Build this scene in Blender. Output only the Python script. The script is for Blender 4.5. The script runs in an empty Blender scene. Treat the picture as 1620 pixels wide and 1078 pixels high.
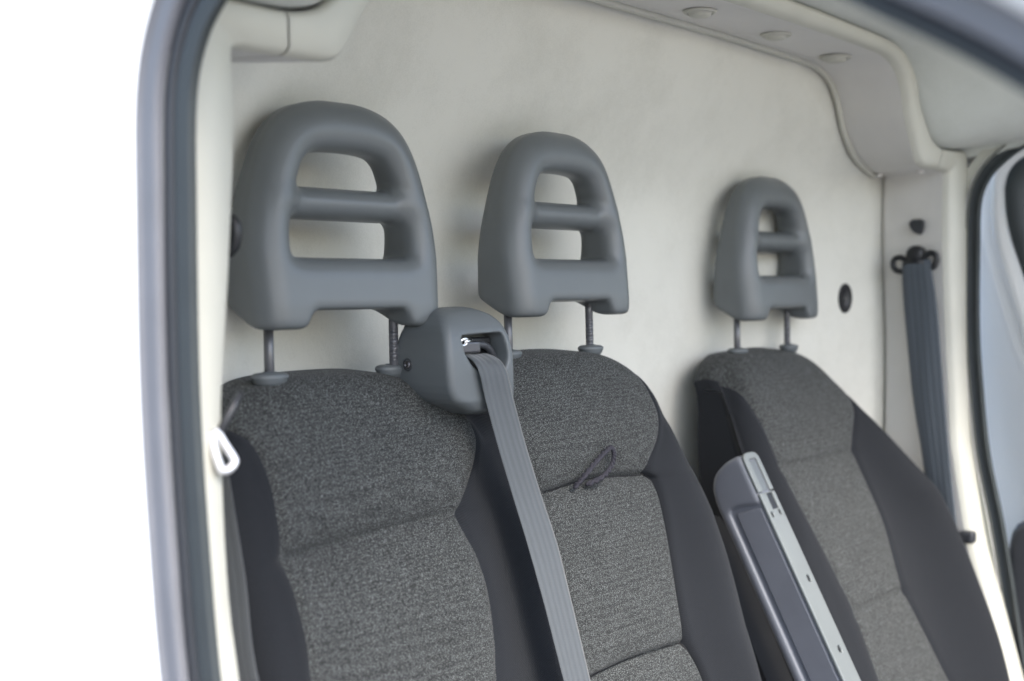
import bpy, math, random
import numpy as np
from mathutils import Vector, Matrix

# ------------------------------------------------------------------ camera, world, sun, exposure
# Metres. X runs across the van (passenger door -> driver door), Y towards its rear, Z up; the camera stands
# outside the open passenger door, its height is z = 0, the ground lies at z = -1.75.
S = bpy.context.scene
COL = S.collection
R = math.radians
cam_d = bpy.data.cameras.new('camera')
cam = bpy.data.objects.new('camera', cam_d); COL.objects.link(cam)
cam_d.sensor_width = 36.0
cam_d.lens = 36.0 * 2000 / 1620
cam_d.clip_start = 0.02; cam_d.clip_end = 500
fh = Vector((.7609, .6489, 0)).normalized(); pitch = R(2.547)
fw = fh * math.cos(pitch) - Vector((0, 0, 1)) * math.sin(pitch)
cam.rotation_euler = fw.to_track_quat('-Z', 'Y').to_euler()
cam.location = (0, 0, 0)
cam_d.dof.use_dof = True
cam_d.dof.focus_distance = 1.80
cam_d.dof.aperture_fstop = 2.6
S.camera = cam

w = bpy.data.worlds.new('World'); S.world = w; w.use_nodes = True
nt = w.node_tree; nt.nodes.clear()
SUN_EL, SUN_AZ = 50.0, 194.0      # azimuth measured clockwise from +Y
sky = nt.nodes.new('ShaderNodeTexSky'); sky.sky_type = 'NISHITA'; sky.sun_disc = False
sky.sun_elevation = R(SUN_EL); sky.sun_rotation = R(SUN_AZ)
sky.air_density = 1.0; sky.dust_density = 2.4; sky.ozone_density = 0.6
bg = nt.nodes.new('ShaderNodeBackground'); bg.inputs[1].default_value = 0.15
wo = nt.nodes.new('ShaderNodeOutputWorld')
nt.links.new(sky.outputs[0], bg.inputs[0]); nt.links.new(bg.outputs[0], wo.inputs[0])
sl = bpy.data.lights.new('sun', 'SUN'); sl.energy = 1.2; sl.angle = R(18); sl.color = (1, .96, .9)
so = bpy.data.objects.new('sun', sl); COL.objects.link(so)
sd = Vector((math.sin(R(SUN_AZ)) * math.cos(R(SUN_EL)), math.cos(R(SUN_AZ)) * math.cos(R(SUN_EL)), math.sin(R(SUN_EL))))
so.rotation_euler = sd.to_track_quat('Z', 'Y').to_euler(); so.location = sd * 20
S.view_settings.view_transform = 'Standard'; S.view_settings.look = 'None'
S.view_settings.exposure = 1.86; S.view_settings.gamma = 1
S.cycles.max_bounces = 10; S.cycles.diffuse_bounces = 7; S.cycles.glossy_bounces = 4
S.cycles.use_denoising = True
S.cycles.sample_clamp_indirect = 8

# ------------------------------------------------------------------ materials
def mat(name, col, rough=.6, metal=0, spec=.5, coat=0, sheen=0):
    m = bpy.data.materials.new(name); m.use_nodes = True
    b = m.node_tree.nodes['Principled BSDF']
    b.inputs['Base Color'].default_value = (*col, 1); b.inputs['Roughness'].default_value = rough
    b.inputs['Metallic'].default_value = metal; b.inputs['Specular IOR Level'].default_value = spec
    b.inputs['Coat Weight'].default_value = coat; b.inputs['Sheen Weight'].default_value = sheen
    return m
def N(m, t, **kw):
    n = m.node_tree.nodes.new(t)
    for k, v in kw.items():
        if hasattr(n, k): setattr(n, k, v)
        else: n.inputs[k.replace('_', ' ')].default_value = v
    return n
def L(m, a, b): m.node_tree.links.new(a, b)
def ramp(m, fac, stops):
    r = N(m, 'ShaderNodeValToRGB'); e = r.color_ramp.elements
    while len(e) < len(stops): e.new(.5)
    for i, (p, c) in enumerate(stops): e[i].position = p; e[i].color = (*c, 1)
    L(m, fac, r.inputs[0]); return r.outputs[0]
def coords(m, scale=(1, 1, 1), rot=(0, 0, 0)):
    tc = N(m, 'ShaderNodeTexCoord'); mp = N(m, 'ShaderNodeMapping')
    mp.inputs['Scale'].default_value = scale; mp.inputs['Rotation'].default_value = rot
    L(m, tc.outputs['Object'], mp.inputs[0]); return mp.outputs[0]
def noise(m, vec, scale, detail=3, rough=.5):
    n = N(m, 'ShaderNodeTexNoise'); n.inputs['Scale'].default_value = scale
    n.inputs['Detail'].default_value = detail; n.inputs['Roughness'].default_value = rough
    L(m, vec, n.inputs['Vector']); return n.outputs['Fac']
def bump(m, h, dist, strength=1.0, prev=None):
    b = N(m, 'ShaderNodeBump'); b.inputs['Distance'].default_value = dist; b.inputs['Strength'].default_value = strength
    L(m, h, b.inputs['Height'])
    if prev is not None: L(m, prev, b.inputs['Normal'])
    L(m, b.outputs[0], m.node_tree.nodes['Principled BSDF'].inputs['Normal']); return b.outputs[0]
def setcol(m, out): L(m, out, m.node_tree.nodes['Principled BSDF'].inputs['Base Color'])
def setrough(m, out): L(m, out, m.node_tree.nodes['Principled BSDF'].inputs['Roughness'])

def felt(name, c1, c2, mottle=1.0):
    m = mat(name, c1, .95, spec=.15, sheen=.15)
    v = coords(m); v2 = coords(m, (1, 1, .8), (.3, .5, .2))
    big = noise(m, v2, 7, 4, .6); fine = noise(m, v, 420, 2, .6); mid = noise(m, v, 60, 3, .7)
    mx = N(m, 'ShaderNodeMath', operation='MULTIPLY_ADD'); L(m, fine, mx.inputs[0]); mx.inputs[1].default_value = .6; L(m, big, mx.inputs[2])
    mx2 = N(m, 'ShaderNodeMath', operation='MULTIPLY_ADD'); L(m, mid, mx2.inputs[0]); mx2.inputs[1].default_value = .25; L(m, mx.outputs[0], mx2.inputs[2])
    setcol(m, ramp(m, mx2.outputs[0], [(.55, c2), (1.05, c1)]))
    b1 = bump(m, fine, .0008, .35); bump(m, big, .01, .25, b1)
    return m
M = {}
M['bulkhead_felt'] = felt('beige bulkhead felt', (.62, .615, .56), (.525, .52, .468))
M['roof_felt'] = felt('pale roof felt', (.60, .62, .58), (.52, .54, .50))
def plastic(name, col, rough, grain=900, gd=.0002, var=.12, spec=.5):
    m = mat(name, col, rough, spec=spec)
    v = coords(m); a = noise(m, v, grain, 2); b = noise(m, v, 14, 4)
    setcol(m, ramp(m, b, [(.3, tuple(c * (1 - var) for c in col)), (.7, tuple(c * (1 + var) for c in col))]))
    r = N(m, 'ShaderNodeMapRange'); L(m, b, r.inputs[0]); r.inputs[3].default_value = rough - .06; r.inputs[4].default_value = rough + .08
    setrough(m, r.outputs[0]); bump(m, a, gd, .5)
    return m
M['beige_trim'] = plastic('beige trim plastic', (.50, .495, .435), .45, var=.03)
M['taupe_trim'] = plastic('taupe trim plastic', (.66, .645, .615), .55, var=.03)
M['grey_plastic'] = plastic('grey grained plastic', (.10, .112, .118), .42, 1100, .00025, .06)
M['headrest_plastic'] = plastic('grey headrest skin', (.112, .123, .127), .36, 1300, .0002, .05)
M['armrest_plastic'] = plastic('blue grey armrest plastic', (.128, .136, .158), .38, 1100, .0002, .05)
M['armrest_strip'] = plastic('pale grey strip plastic', (.15, .165, .165), .45, 1100, .0002, .05)
M['dark_plastic'] = plastic('dark plastic', (.035, .037, .042), .4, 900, .0002, .08)
M['black_plastic'] = plastic('black plastic', (.012, .013, .015), .45, 900, .0002, .08)
M['rubber'] = plastic('dark seal rubber', (.036, .043, .045), .6, 500, .0003, .12)
M['flange'] = plastic('grey lavender flange', (.155, .16, .178), .4, 300, .0001, .05)
M['post_metal'] = plastic('dark post metal', (.07, .072, .08), .3, 300, .0001, .1, .8)
M['metal'] = mat('bright steel', (.82, .83, .85), .18, 1.0)
M['tongue_metal'] = mat('polished tongue steel', (.9, .9, .92), .35, .6)
M['screw_metal'] = mat('dark screw', (.12, .12, .13), .35, .8)
pm = mat('white van paint', (.84, .85, .86), .3, coat=.6); M['white_paint'] = pm
v = coords(pm); bump(pm, noise(pm, v, 40, 2), .0004, .3)
pm = mat('white inner door paint', (.86, .86, .84), .35, coat=.4); M['door_paint'] = pm
v = coords(pm); bump(pm, noise(pm, v, 60, 2), .0004, .3)
g = mat('door glass', (.9, .95, .93), .02); g.node_tree.nodes['Principled BSDF'].inputs['Transmission Weight'].default_value = 1
M['glass'] = g

def fabric(name, dark, mid, light, sc):
    m = mat(name, mid, .9, spec=.2, sheen=.06)
    def cells(rot, scl, k):
        vo = N(m, 'ShaderNodeTexVoronoi'); vo.inputs['Scale'].default_value = sc * k; vo.inputs['Randomness'].default_value = .8
        L(m, coords(m, scl, rot), vo.inputs['Vector']); return vo
    a = cells((0, .45, 0), (1, .8, 1.9), 1.0)
    soft = noise(m, coords(m), 26, 3, .6); fine = noise(m, coords(m), 900, 2, .6)
    base = ramp(m, a.outputs['Distance'], [(.10, light), (.36, mid), (.62, dark)])
    sep = N(m, 'ShaderNodeSeparateColor'); L(m, a.outputs['Color'], sep.inputs[0])
    k = N(m, 'ShaderNodeMath', operation='MULTIPLY_ADD'); L(m, sep.outputs[0], k.inputs[0]); k.inputs[1].default_value = .8; k.inputs[2].default_value = .42
    k2 = N(m, 'ShaderNodeMath', operation='MULTIPLY_ADD'); L(m, soft, k2.inputs[0]); k2.inputs[1].default_value = .3; k2.inputs[2].default_value = .85
    k3 = N(m, 'ShaderNodeMath', operation='MULTIPLY'); L(m, k.outputs[0], k3.inputs[0]); L(m, k2.outputs[0], k3.inputs[1])
    mx = N(m, 'ShaderNodeVectorMath', operation='SCALE'); L(m, base, mx.inputs[0]); L(m, k3.outputs[0], mx.inputs['Scale'])
    setcol(m, mx.outputs[0])
    inv = N(m, 'ShaderNodeMath', operation='SUBTRACT'); inv.inputs[0].default_value = 1; L(m, a.outputs['Distance'], inv.inputs[1])
    bump(m, inv.outputs[0], .0010, .6)
    return m
M['knit'] = fabric('speckled grey knit', (.025, .027, .0265), (.070, .075, .0745), (.25, .262, .258), 500)
def plain_fabric(name, c):
    m = mat(name, c, .9, spec=.2, sheen=.07)
    wv = N(m, 'ShaderNodeTexWave'); wv.bands_direction = 'Z'; wv.inputs['Scale'].default_value = 120; wv.inputs['Distortion'].default_value = .6
    L(m, coords(m, (1, 1, 1), (0, .35, 0)), wv.inputs['Vector'])
    n = noise(m, coords(m), 700, 2)
    mx = N(m, 'ShaderNodeMath', operation='MULTIPLY_ADD'); L(m, wv.outputs['Fac'], mx.inputs[0]); mx.inputs[1].default_value = .5; L(m, n, mx.inputs[2])
    setcol(m, ramp(m, mx.outputs[0], [(.35, tuple(x * .72 for x in c)), (1.1, tuple(x * 1.25 for x in c))]))
    bump(m, mx.outputs[0], .0006, .5)
    return m
M['plain'] = plain_fabric('plain charcoal fabric', (.0120, .0136, .0165))
M['plain_driver'] = M['plain']
M['seam'] = mat('black seam piping', (.008, .008, .009), .9)
def webbing(name, c, c2):
    m = mat(name, c, .65, spec=.4, sheen=.3)
    uv = N(m, 'ShaderNodeUVMap'); sp = N(m, 'ShaderNodeSeparateXYZ'); L(m, uv.outputs[0], sp.inputs[0])
    st = N(m, 'ShaderNodeMath', operation='MULTIPLY'); L(m, sp.outputs[0], st.inputs[0]); st.inputs[1].default_value = 5 * 2 * math.pi
    sn = N(m, 'ShaderNodeMath', operation='SINE'); L(m, st.outputs[0], sn.inputs[0])
    rb = N(m, 'ShaderNodeMath', operation='MULTIPLY'); L(m, sp.outputs[1], rb.inputs[0]); rb.inputs[1].default_value = 2 * math.pi / .0022
    rs = N(m, 'ShaderNodeMath', operation='SINE'); L(m, rb.outputs[0], rs.inputs[0])
    hh = N(m, 'ShaderNodeMath', operation='MULTIPLY_ADD'); L(m, rs.outputs[0], hh.inputs[0]); hh.inputs[1].default_value = .18; L(m, sn.outputs[0], hh.inputs[2])
    nn = noise(m, coords(m), 90, 3)
    h2 = N(m, 'ShaderNodeMath', operation='MULTIPLY_ADD'); L(m, nn, h2.inputs[0]); h2.inputs[1].default_value = .8; L(m, hh.outputs[0], h2.inputs[2])
    mr = N(m, 'ShaderNodeMapRange'); L(m, h2.outputs[0], mr.inputs[0]); mr.inputs[1].default_value = -1; mr.inputs[2].default_value = 1.8
    setcol(m, ramp(m, mr.outputs[0], [(.0, c2), (1., c)]))
    bump(m, hh.outputs[0], .0003, .7)
    return m
M['web_grey'] = webbing('grey belt webbing', (.074, .083, .090), (.054, .061, .067))
M['web_dark'] = webbing('slate belt webbing', (.070, .085, .102), (.052, .064, .078))
gm = mat('pale concrete ground', (.32, .31, .29), .9); M['ground'] = gm
setcol(gm, ramp(gm, noise(gm, coords(gm), 3, 6, .6), [(.3, (.19, .187, .18)), (.7, (.30, .295, .28))]))
bump(gm, noise(gm, coords(gm), 40, 4), .01, .5)

# ------------------------------------------------------------------ helpers
def thing(name, loc, label, cat, group=None):
    o = bpy.data.objects.new(name, None); COL.objects.link(o); o.location = loc; o.empty_display_size = .05
    o['label'] = label; o['category'] = cat
    if group: o['group'] = group
    return o
def wloc(o):
    p = Vector(o.location)
    return p + wloc(o.parent) if o.parent else p
def mesh(name, vs, fs, m, parent=None, smooth=True, uvs=None, label=None, origin=None):
    """vs in world coordinates; the object sits at `origin` (else at its parent's place)"""
    off = wloc(parent) if parent else Vector((0, 0, 0))
    loc = Vector((0, 0, 0))
    if origin is not None: loc = Vector(origin) - off; off = Vector(origin)
    va = np.asarray(vs, dtype=float).reshape(-1, 3) - np.array(off)
    me = bpy.data.meshes.new(name); me.from_pydata(va.tolist(), [], [tuple(int(i) for i in f) for f in fs]); me.update()
    if uvs is not None:
        ul = me.uv_layers.new(name='UVMap')
        for i, lp in enumerate(me.loops): ul.data[i].uv = uvs[lp.vertex_index]
    if smooth: me.polygons.foreach_set('use_smooth', [True] * len(me.polygons))
    me.materials.append(m)
    o = bpy.data.objects.new(name, me); COL.objects.link(o); o.location = loc
    if parent: o.parent = parent
    if label: o['label'] = label
    return o
def grid_faces(nr, nc, off=0, wrap=False, flip=False):
    fs = []
    for i in range(nr - 1):
        for j in range(nc if wrap else nc - 1):
            a = off + i * nc + j; b = off + i * nc + (j + 1) % nc; c = b + nc; d = a + nc
            fs.append((a, d, c, b) if flip else (a, b, c, d))
    return fs
def merge(*parts):
    V, Fc = [], []
    for v, f in parts:
        o = len(V); V += [tuple(p) for p in v]; Fc += [tuple(i + o for i in q) for q in f]
    return V, Fc
def catmull(P, n):
    P = np.asarray(P, float); k = len(P)
    Q = np.vstack([2 * P[0] - P[1], P, 2 * P[-1] - P[-2]]); out = []
    for i in range(k - 1):
        p0, p1, p2, p3 = Q[i:i + 4]
        for t in np.linspace(0, 1, n, endpoint=False):
            out.append(.5 * (2 * p1 + (p2 - p0) * t + (2 * p0 - 5 * p1 + 4 * p2 - p3) * t * t + (3 * p1 - p0 - 3 * p2 + p3) * t ** 3))
    out.append(P[-1]); return np.array(out)
def chaikin(P, it=2, closed=False):
    P = np.asarray(P, float)
    for _ in range(it):
        Q = [] if closed else [P[0]]
        n = len(P)
        for i in range(n if closed else n - 1):
            a, b = P[i], P[(i + 1) % n]; Q += [a * .75 + b * .25, a * .25 + b * .75]
        if not closed: Q.append(P[-1])
        P = np.array(Q)
    return P
def rpoly(pts, r, n=5):
    P = [np.array(p, float) for p in pts]; out = []
    for i, p in enumerate(P):
        a = P[i - 1] - p; b = P[(i + 1) % len(P)] - p; la, lb = np.linalg.norm(a), np.linalg.norm(b)
        k = min(r, la * .45, lb * .45); p0 = p + a / la * k; p1 = p + b / lb * k
        for t in np.linspace(0, 1, n): out.append(p0 * (1 - t) ** 2 + p * 2 * t * (1 - t) + p1 * t * t)
    return np.array(out)
def tube(path, r, n=12, caps=True, sx=1.0):
    P = [Vector(p) for p in path]; V = []; rr = r if hasattr(r, '__len__') else [r] * len(P)
    t0 = (P[1] - P[0]).normalized(); ref = Vector((0, 0, 1)) if abs(t0.z) < .9 else Vector((1, 0, 0))
    u = t0.cross(ref).normalized()
    for i, p in enumerate(P):
        t = (P[min(i + 1, len(P) - 1)] - P[max(i - 1, 0)]).normalized()
        u = (u - t * u.dot(t)).normalized(); q = t.cross(u)
        for k in range(n):
            a = 2 * math.pi * k / n; V.append(p + (u * math.cos(a) * sx + q * math.sin(a)) * rr[i])
    Fc = grid_faces(len(P), n, wrap=True)
    if caps: Fc += [tuple(range(n))[::-1], tuple((len(P) - 1) * n + k for k in range(n))]
    return V, Fc
def lathe(prof, c=(0, 0, 0), n=28, sx=1, sy=1, axis='Z'):
    V = []
    for (r, z) in prof:
        for k in range(n):
            a = 2 * math.pi * k / n; p = (r * math.cos(a) * sx, r * math.sin(a) * sy, z)
            if axis == 'X': p = (p[2], p[0], p[1])
            if axis == 'Y': p = (p[0], p[2], p[1])
            V.append((p[0] + c[0], p[1] + c[1], p[2] + c[2]))
    Fc = grid_faces(len(prof), n, wrap=True)
    Fc += [tuple(range(n))[::-1], tuple((len(prof) - 1) * n + k for k in range(n))]
    return V, Fc

# --- implicit surfaces (surface nets)
def surface_net(f, lo, hi, h):
    lo = np.array(lo, float); hi = np.array(hi, float)
    n = np.ceil((hi - lo) / h).astype(int) + 1
    ax = [lo[i] + h * np.arange(n[i]) for i in range(3)]
    X, Y, Z = np.meshgrid(*ax, indexing='ij'); D = f(X, Y, Z)
    ins = D < 0
    c = n - 1
    acc = np.zeros((*c, 3)); cnt = np.zeros(c)
    def sl(A, o): return A[o[0]:o[0] + c[0], o[1]:o[1] + c[1], o[2]:o[2] + c[2]]
    for a in range(3):
        e = np.zeros(3, int); e[a] = 1
        o1, o2 = [(1, 2), (0, 2), (0, 1)][a]
        for i in (0, 1):
            for j in (0, 1):
                s = np.zeros(3, int); s[o1] = i; s[o2] = j
                d0 = sl(D, s); d1 = sl(D, s + e); cr = (d0 < 0) != (d1 < 0)
                with np.errstate(divide='ignore', invalid='ignore'): t = np.where(cr, d0 / (d0 - d1), 0)
                p = [s[k] + (t if k == a else 0) for k in range(3)]
                for k in range(3): acc[..., k] += np.where(cr, p[k], 0)
                cnt += cr
    act = cnt > 0
    idx = -np.ones(c, int); idx[act] = np.arange(act.sum())
    ci = np.argwhere(act); V = lo + h * (ci + acc[act] / cnt[act][:, None])
    Fs = []
    for a in range(3):
        o1, o2 = [(1, 2), (2, 0), (0, 1)][a]
        s0 = [slice(1, c[k]) for k in range(3)]; s0[a] = slice(0, c[a])
        e = [slice(s.start, s.stop) for s in s0]; e[a] = slice(1, c[a] + 1)
        d0 = ins[tuple(s0)]; d1 = ins[tuple(e)]
        def ii(a1, a2):
            s = [slice(q.start, q.stop) for q in s0]
            if a1: s[o1] = slice(0, c[o1] - 1)
            if a2: s[o2] = slice(0, c[o2] - 1)
            return idx[tuple(s)]
        q = np.stack([ii(1, 1), ii(0, 1), ii(0, 0), ii(1, 0)], -1)
        m1 = d0 & ~d1; m2 = ~d0 & d1
        Fs.append(q[m1]); Fs.append(q[m2][:, ::-1])
    return V, np.concatenate(Fs)
def poly_sdf(P, X, Z):
    P = np.asarray(P); d = np.full(X.shape, 1e9); s = np.ones(X.shape)
    n = len(P)
    for i in range(n):
        a = P[i]; b = P[i - 1]; e = b - a
        wx = X - a[0]; wz = Z - a[1]
        t = np.clip((wx * e[0] + wz * e[1]) / max(e @ e, 1e-12), 0, 1)
        d = np.minimum(d, (wx - e[0] * t) ** 2 + (wz - e[1] * t) ** 2)
        c1 = Z >= a[1]; c2 = Z < b[1]; c3 = e[0] * wz > e[1] * wx
        s = np.where((c1 & c2 & c3) | (~c1 & ~c2 & ~c3), -s, s)
    return s * np.sqrt(d)
def smin(a, b, k):
    h = np.clip(.5 + .5 * (b - a) / k, 0, 1); return b * (1 - h) + a * h - k * h * (1 - h)
def smax(a, b, k): return -smin(-a, -b, k)
def ext(d2, dy, r):
    """rounded intersection of a 2-D shape and a slab"""
    a = d2 + r; b = dy + r
    return np.minimum(np.maximum(a, b), 0) + np.hypot(np.maximum(a, 0), np.maximum(b, 0)) - r
def box3(X, Y, Z, c, hsz, r=0):
    qx = abs(X - c[0]) - hsz[0] + r; qy = abs(Y - c[1]) - hsz[1] + r; qz = abs(Z - c[2]) - hsz[2] + r
    return np.sqrt(np.maximum(qx, 0) ** 2 + np.maximum(qy, 0) ** 2 + np.maximum(qz, 0) ** 2) + np.minimum(np.maximum(qx, np.maximum(qy, qz)), 0) - r
def rbox(name, c, hsz, r, h, m, parent, rot=None, label=None):
    V, Fc = surface_net(lambda X, Y, Z: box3(X, Y, Z, (0, 0, 0), hsz, r), [-q - 2 * h for q in hsz], [q + 2 * h for q in hsz], h)
    if rot is not None: V = V @ np.array(rot).T
    return mesh(name, V + np.array(c), Fc, m, parent, label=label)

# ------------------------------------------------------------------ ground
gv = [(-120, -120, -1.75), (120, -120, -1.75), (120, 120, -1.75), (-120, 120, -1.75)]
go = mesh('ground', gv, [(0, 1, 2, 3)], M['ground'], smooth=False); go['kind'] = 'structure'

# ------------------------------------------------------------------ van cab
XM = 1.69
van = thing('panel_van', (XM, 1.2, -1.75), 'white van with open near door, beige felt bulkhead and trim behind the seats', 'van')

# bulkhead: felt sheet, flat behind the seats and turned forward towards both pillars
def bulk_y(x, z):
    a = abs(x - XM)
    t = max(0.0, (a - .46) / .46)
    y = 1.340 - .155 * (t ** 1.6 if t < 1 else 1 + (t - 1) * 1.6)
    u_ = min(1, max(0, (z - .12) / .33)); y -= .142 * u_ * u_ * (3 - 2 * u_); y = max(y, 1.188)
    y += .008 * math.sin(x * 5.1 + z * 2.3) * max(0, 1 - t)
    y -= .012 * math.exp(-((a - .47) / .05) ** 2) * (1 / (1 + math.exp((z - .25) * 30)))      # shallow pressed rib
    return y
xs = np.linspace(XM - .99, XM + .99, 121); zs = np.linspace(-1.15, .62, 90)
V = [(x, bulk_y(x, z), z) for z in zs for x in xs]
V += [(x, bulk_y(x, z) + .03, z) for z in zs for x in xs]
n1 = len(xs) * len(zs)
Fc = grid_faces(len(zs), len(xs)) + grid_faces(len(zs), len(xs), n1, flip=True)
bulk = mesh('bulkhead', V, Fc, M['bulkhead_felt'], van)
# oval hole in the turned bulkhead: its inner shade is a rimmed black disc
hx, hz = 2.538, -.03; hy = bulk_y(hx, hz)
sl_ = (bulk_y(hx + .01, hz) - bulk_y(hx - .01, hz)) / .02
tx = Vector((1, sl_, 0)).normalized(); nrm = Vector((sl_, -1, 0)).normalized()
prof = [(.001, -.012), (.017, -.012), (.0185, -.002), (.0225, .003), (.0225, -.003)]
V = []; nn_ = 28
for (r, d) in [(.0225, -.004), (.0225, .003), (.0205, .0045), (.0185, .003), (.0175, .0005), (.001, .0005)]:
    for k in range(nn_):
        a = 2 * math.pi * k / nn_
        V.append(Vector((hx, hy, hz)) + tx * r * math.cos(a) * .78 + Vector((0, 0, 1)) * r * 1.42 * math.sin(a) + nrm * d)
mesh('hole_shade_disc', V, grid_faces(6, nn_, wrap=True), M['black_plastic'], bulk)

# header arch and pillar trims: inner-back, inner-front, fillet, outer-front curves in matching order (far half, mirrored)
# key: (inner x, inner z, outer x, outer z, back-edge x shift)
KEYS = [
    (1.690, .440, 1.690, .471, 0), (1.90, .440, 1.90, .469, 0), (2.08, .439, 2.10, .465, 0), (2.22, .437, 2.27, .459, .0),
    (2.30, .432, 2.340, .448, .006), (2.356, .410, 2.384, .428, .014), (2.388, .368, 2.414, .395, .020), (2.402, .325, 2.432, .355, .026),
    (2.430, .285, 2.462, .318, .034), (2.448, .257, 2.490, .293, .060), (2.470, .238, 2.512, .283, .095), (2.535, .2352, 2.545, .2775, .055),
    (2.568, .2345, 2.600, .2775, .045), (2.594, .2335, 2.640, .279, .036), (2.6025, .224, 2.664, .279, .03), (2.602, .170, 2.680, .262, .03),
    (2.603, .10, 2.681, .18, .03), (2.609, .0, 2.681, .03, .03), (2.620, -.12, 2.681, -.12, .03), (2.623, -.25, 2.681, -.25, .03),
    (2.619, -.40, 2.681, -.40, .03), (2.618, -.60, 2.681, -.60, .03), (2.618, -.85, 2.681, -.85, .03), (2.618, -1.1, 2.681, -1.1, .03)]
def yfront(z): return float(np.interp(z, [-1.1, -.73, -.54, -.324, -.12, .07, .5], [.80, .906, .962, 1.000, 1.013, 1.017, 1.017]))
def portal_strip(k0, k1, name, side, m, sub=5, edge_m=None):
    K = catmull(KEYS, sub)
    K = K[k0 * sub:k1 * sub + 1]
    rows = []
    for (xi, zi, xo, zo, bx) in K:
        yf = yfront(zi)
        ix = Vector((xi - xo, 0, zi - zo)); ix.normalize()
        pb = Vector((xi + bx, 1.200, zi)) - ix * .05; pb2 = Vector((xi + bx, 1.180, zi)) - ix * .004; pbl = Vector((xi + bx, 1.172, zi)) + ix * .0015 * -1
        pf = Vector((xi, yf + .020, zi))
        pe1 = Vector((xi, yf + .010, zi)) - ix * .0025; pe2 = Vector((xi, yf + .0025, zi)) - ix * .008
        po = Vector((xo, yf - .004, zo)) + ix * .008; po2 = Vector((xo, yf - .001, zo)) + ix * .001; po3 = Vector((xo, yf + .012, zo))
        mid = (pf + pbl) / 2
        q = [pb, pb2, pbl, pbl * .75 + pf * .25, mid, pbl * .25 + pf * .75, pf, pe1, pe2, pe2 * .5 + po * .5, po, po2, po3]
        if side < 0: q = [Vector((2 * XM - p.x, p.y, p.z)) for p in q]
        rows += q
    return rows, len(K), 13
def cols(rows_, j0, j1): return [p for r_ in rows_ for p in r_[j0:j1]]
for side in (1, -1):
    rws, a, b = portal_strip(11, 23, '', side, None); rr_ = [rws[i * b:(i + 1) * b] for i in range(a)]
    o = mesh('pillar_trim', cols(rr_, 6, 13), grid_faces(a, 7, flip=side < 0), M['beige_trim'], van)
    mesh('inner_panel', cols(rr_, 0, 7), grid_faces(a, 7, flip=side < 0), M['taupe_trim'], o)
# header: one continuous piece from ledge to ledge
A, a, b = portal_strip(0, 11, 'h', -1, None); A = [A[i * b:(i + 1) * b] for i in range(a)][::-1]
B, a2, b2 = portal_strip(0, 11, 'h', 1, None); B = [B[i * b:(i + 1) * b] for i in range(a2)][1:]
A[0] = [p + Vector((.0025, 0, 0)) for p in A[0]]; B[-1] = [p - Vector((.0025, 0, 0)) for p in B[-1]]
rowsH = A + B
header = mesh('header_trim', cols(rowsH, 6, 13), grid_faces(len(rowsH), 7), M['beige_trim'], van)
mesh('soffit_panel', cols(rowsH, 0, 7), grid_faces(len(rowsH), 7), M['taupe_trim'], header)
for rws_, par in ((rowsH, header),):
    mesh('edge_lip', *tube([r_[2] + Vector((0, .008, -.002)) for r_ in rws_], .0065, 10), M['beige_trim'], par)
# round clip covers under the header
for (x, y, r) in [(1.762, 1.105, .022), (2.012, 1.105, .022), (2.262, 1.115, .025), (1.512, 1.105, .022), (1.262, 1.105, .022)]:
    Vv, Ff = lathe([(r * 1.25, .001), (r * 1.18, -.0022), (r * 1.05, -.0032), (r * .94, -.001), (r * .86, -.001), (r * .80, -.0062), (r * .6, -.0085), (.0005, -.0095)], (x, y, .4385 if x < 2.2 else .434), 28)
    mesh('clip_cover', Vv, Ff, M['beige_trim'], header)
for side in (1,):
    for (x, y) in [(2.575, 1.165), (2.552, 1.065)]:
        Vv, Ff = lathe([(.008, .002), (.008, -.003), (.006, -.005), (.0003, -.0055)], (x, y, .234), 16)
        mesh('clip_cover', Vv, Ff, M['taupe_trim'], header)

# door opening curve (Y, z)
OPEN = [(.80, -1.12), (.865, -.84), (.896, -.66), (.925, -.50), (.956, -.36), (.973, -.22), (.983, -.09), (.985, .07), (.983, .17), (.966, .220), (.938, .251), (.903, .277),
        (.86, .297), (.78, .306), (.66, .303), (.55, .280), (.44, .232), (.338, .167), (.277, .131), (.235, .103), (.12, .020), (.0, -.075), (-.12, -.18), (-.25, -.32), (-.34, -.48), (-.38, -.70), (-.38, -1.0)]
OC = catmull(OPEN, 5)
OC_ = [tuple(p) for p in OC]
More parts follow.
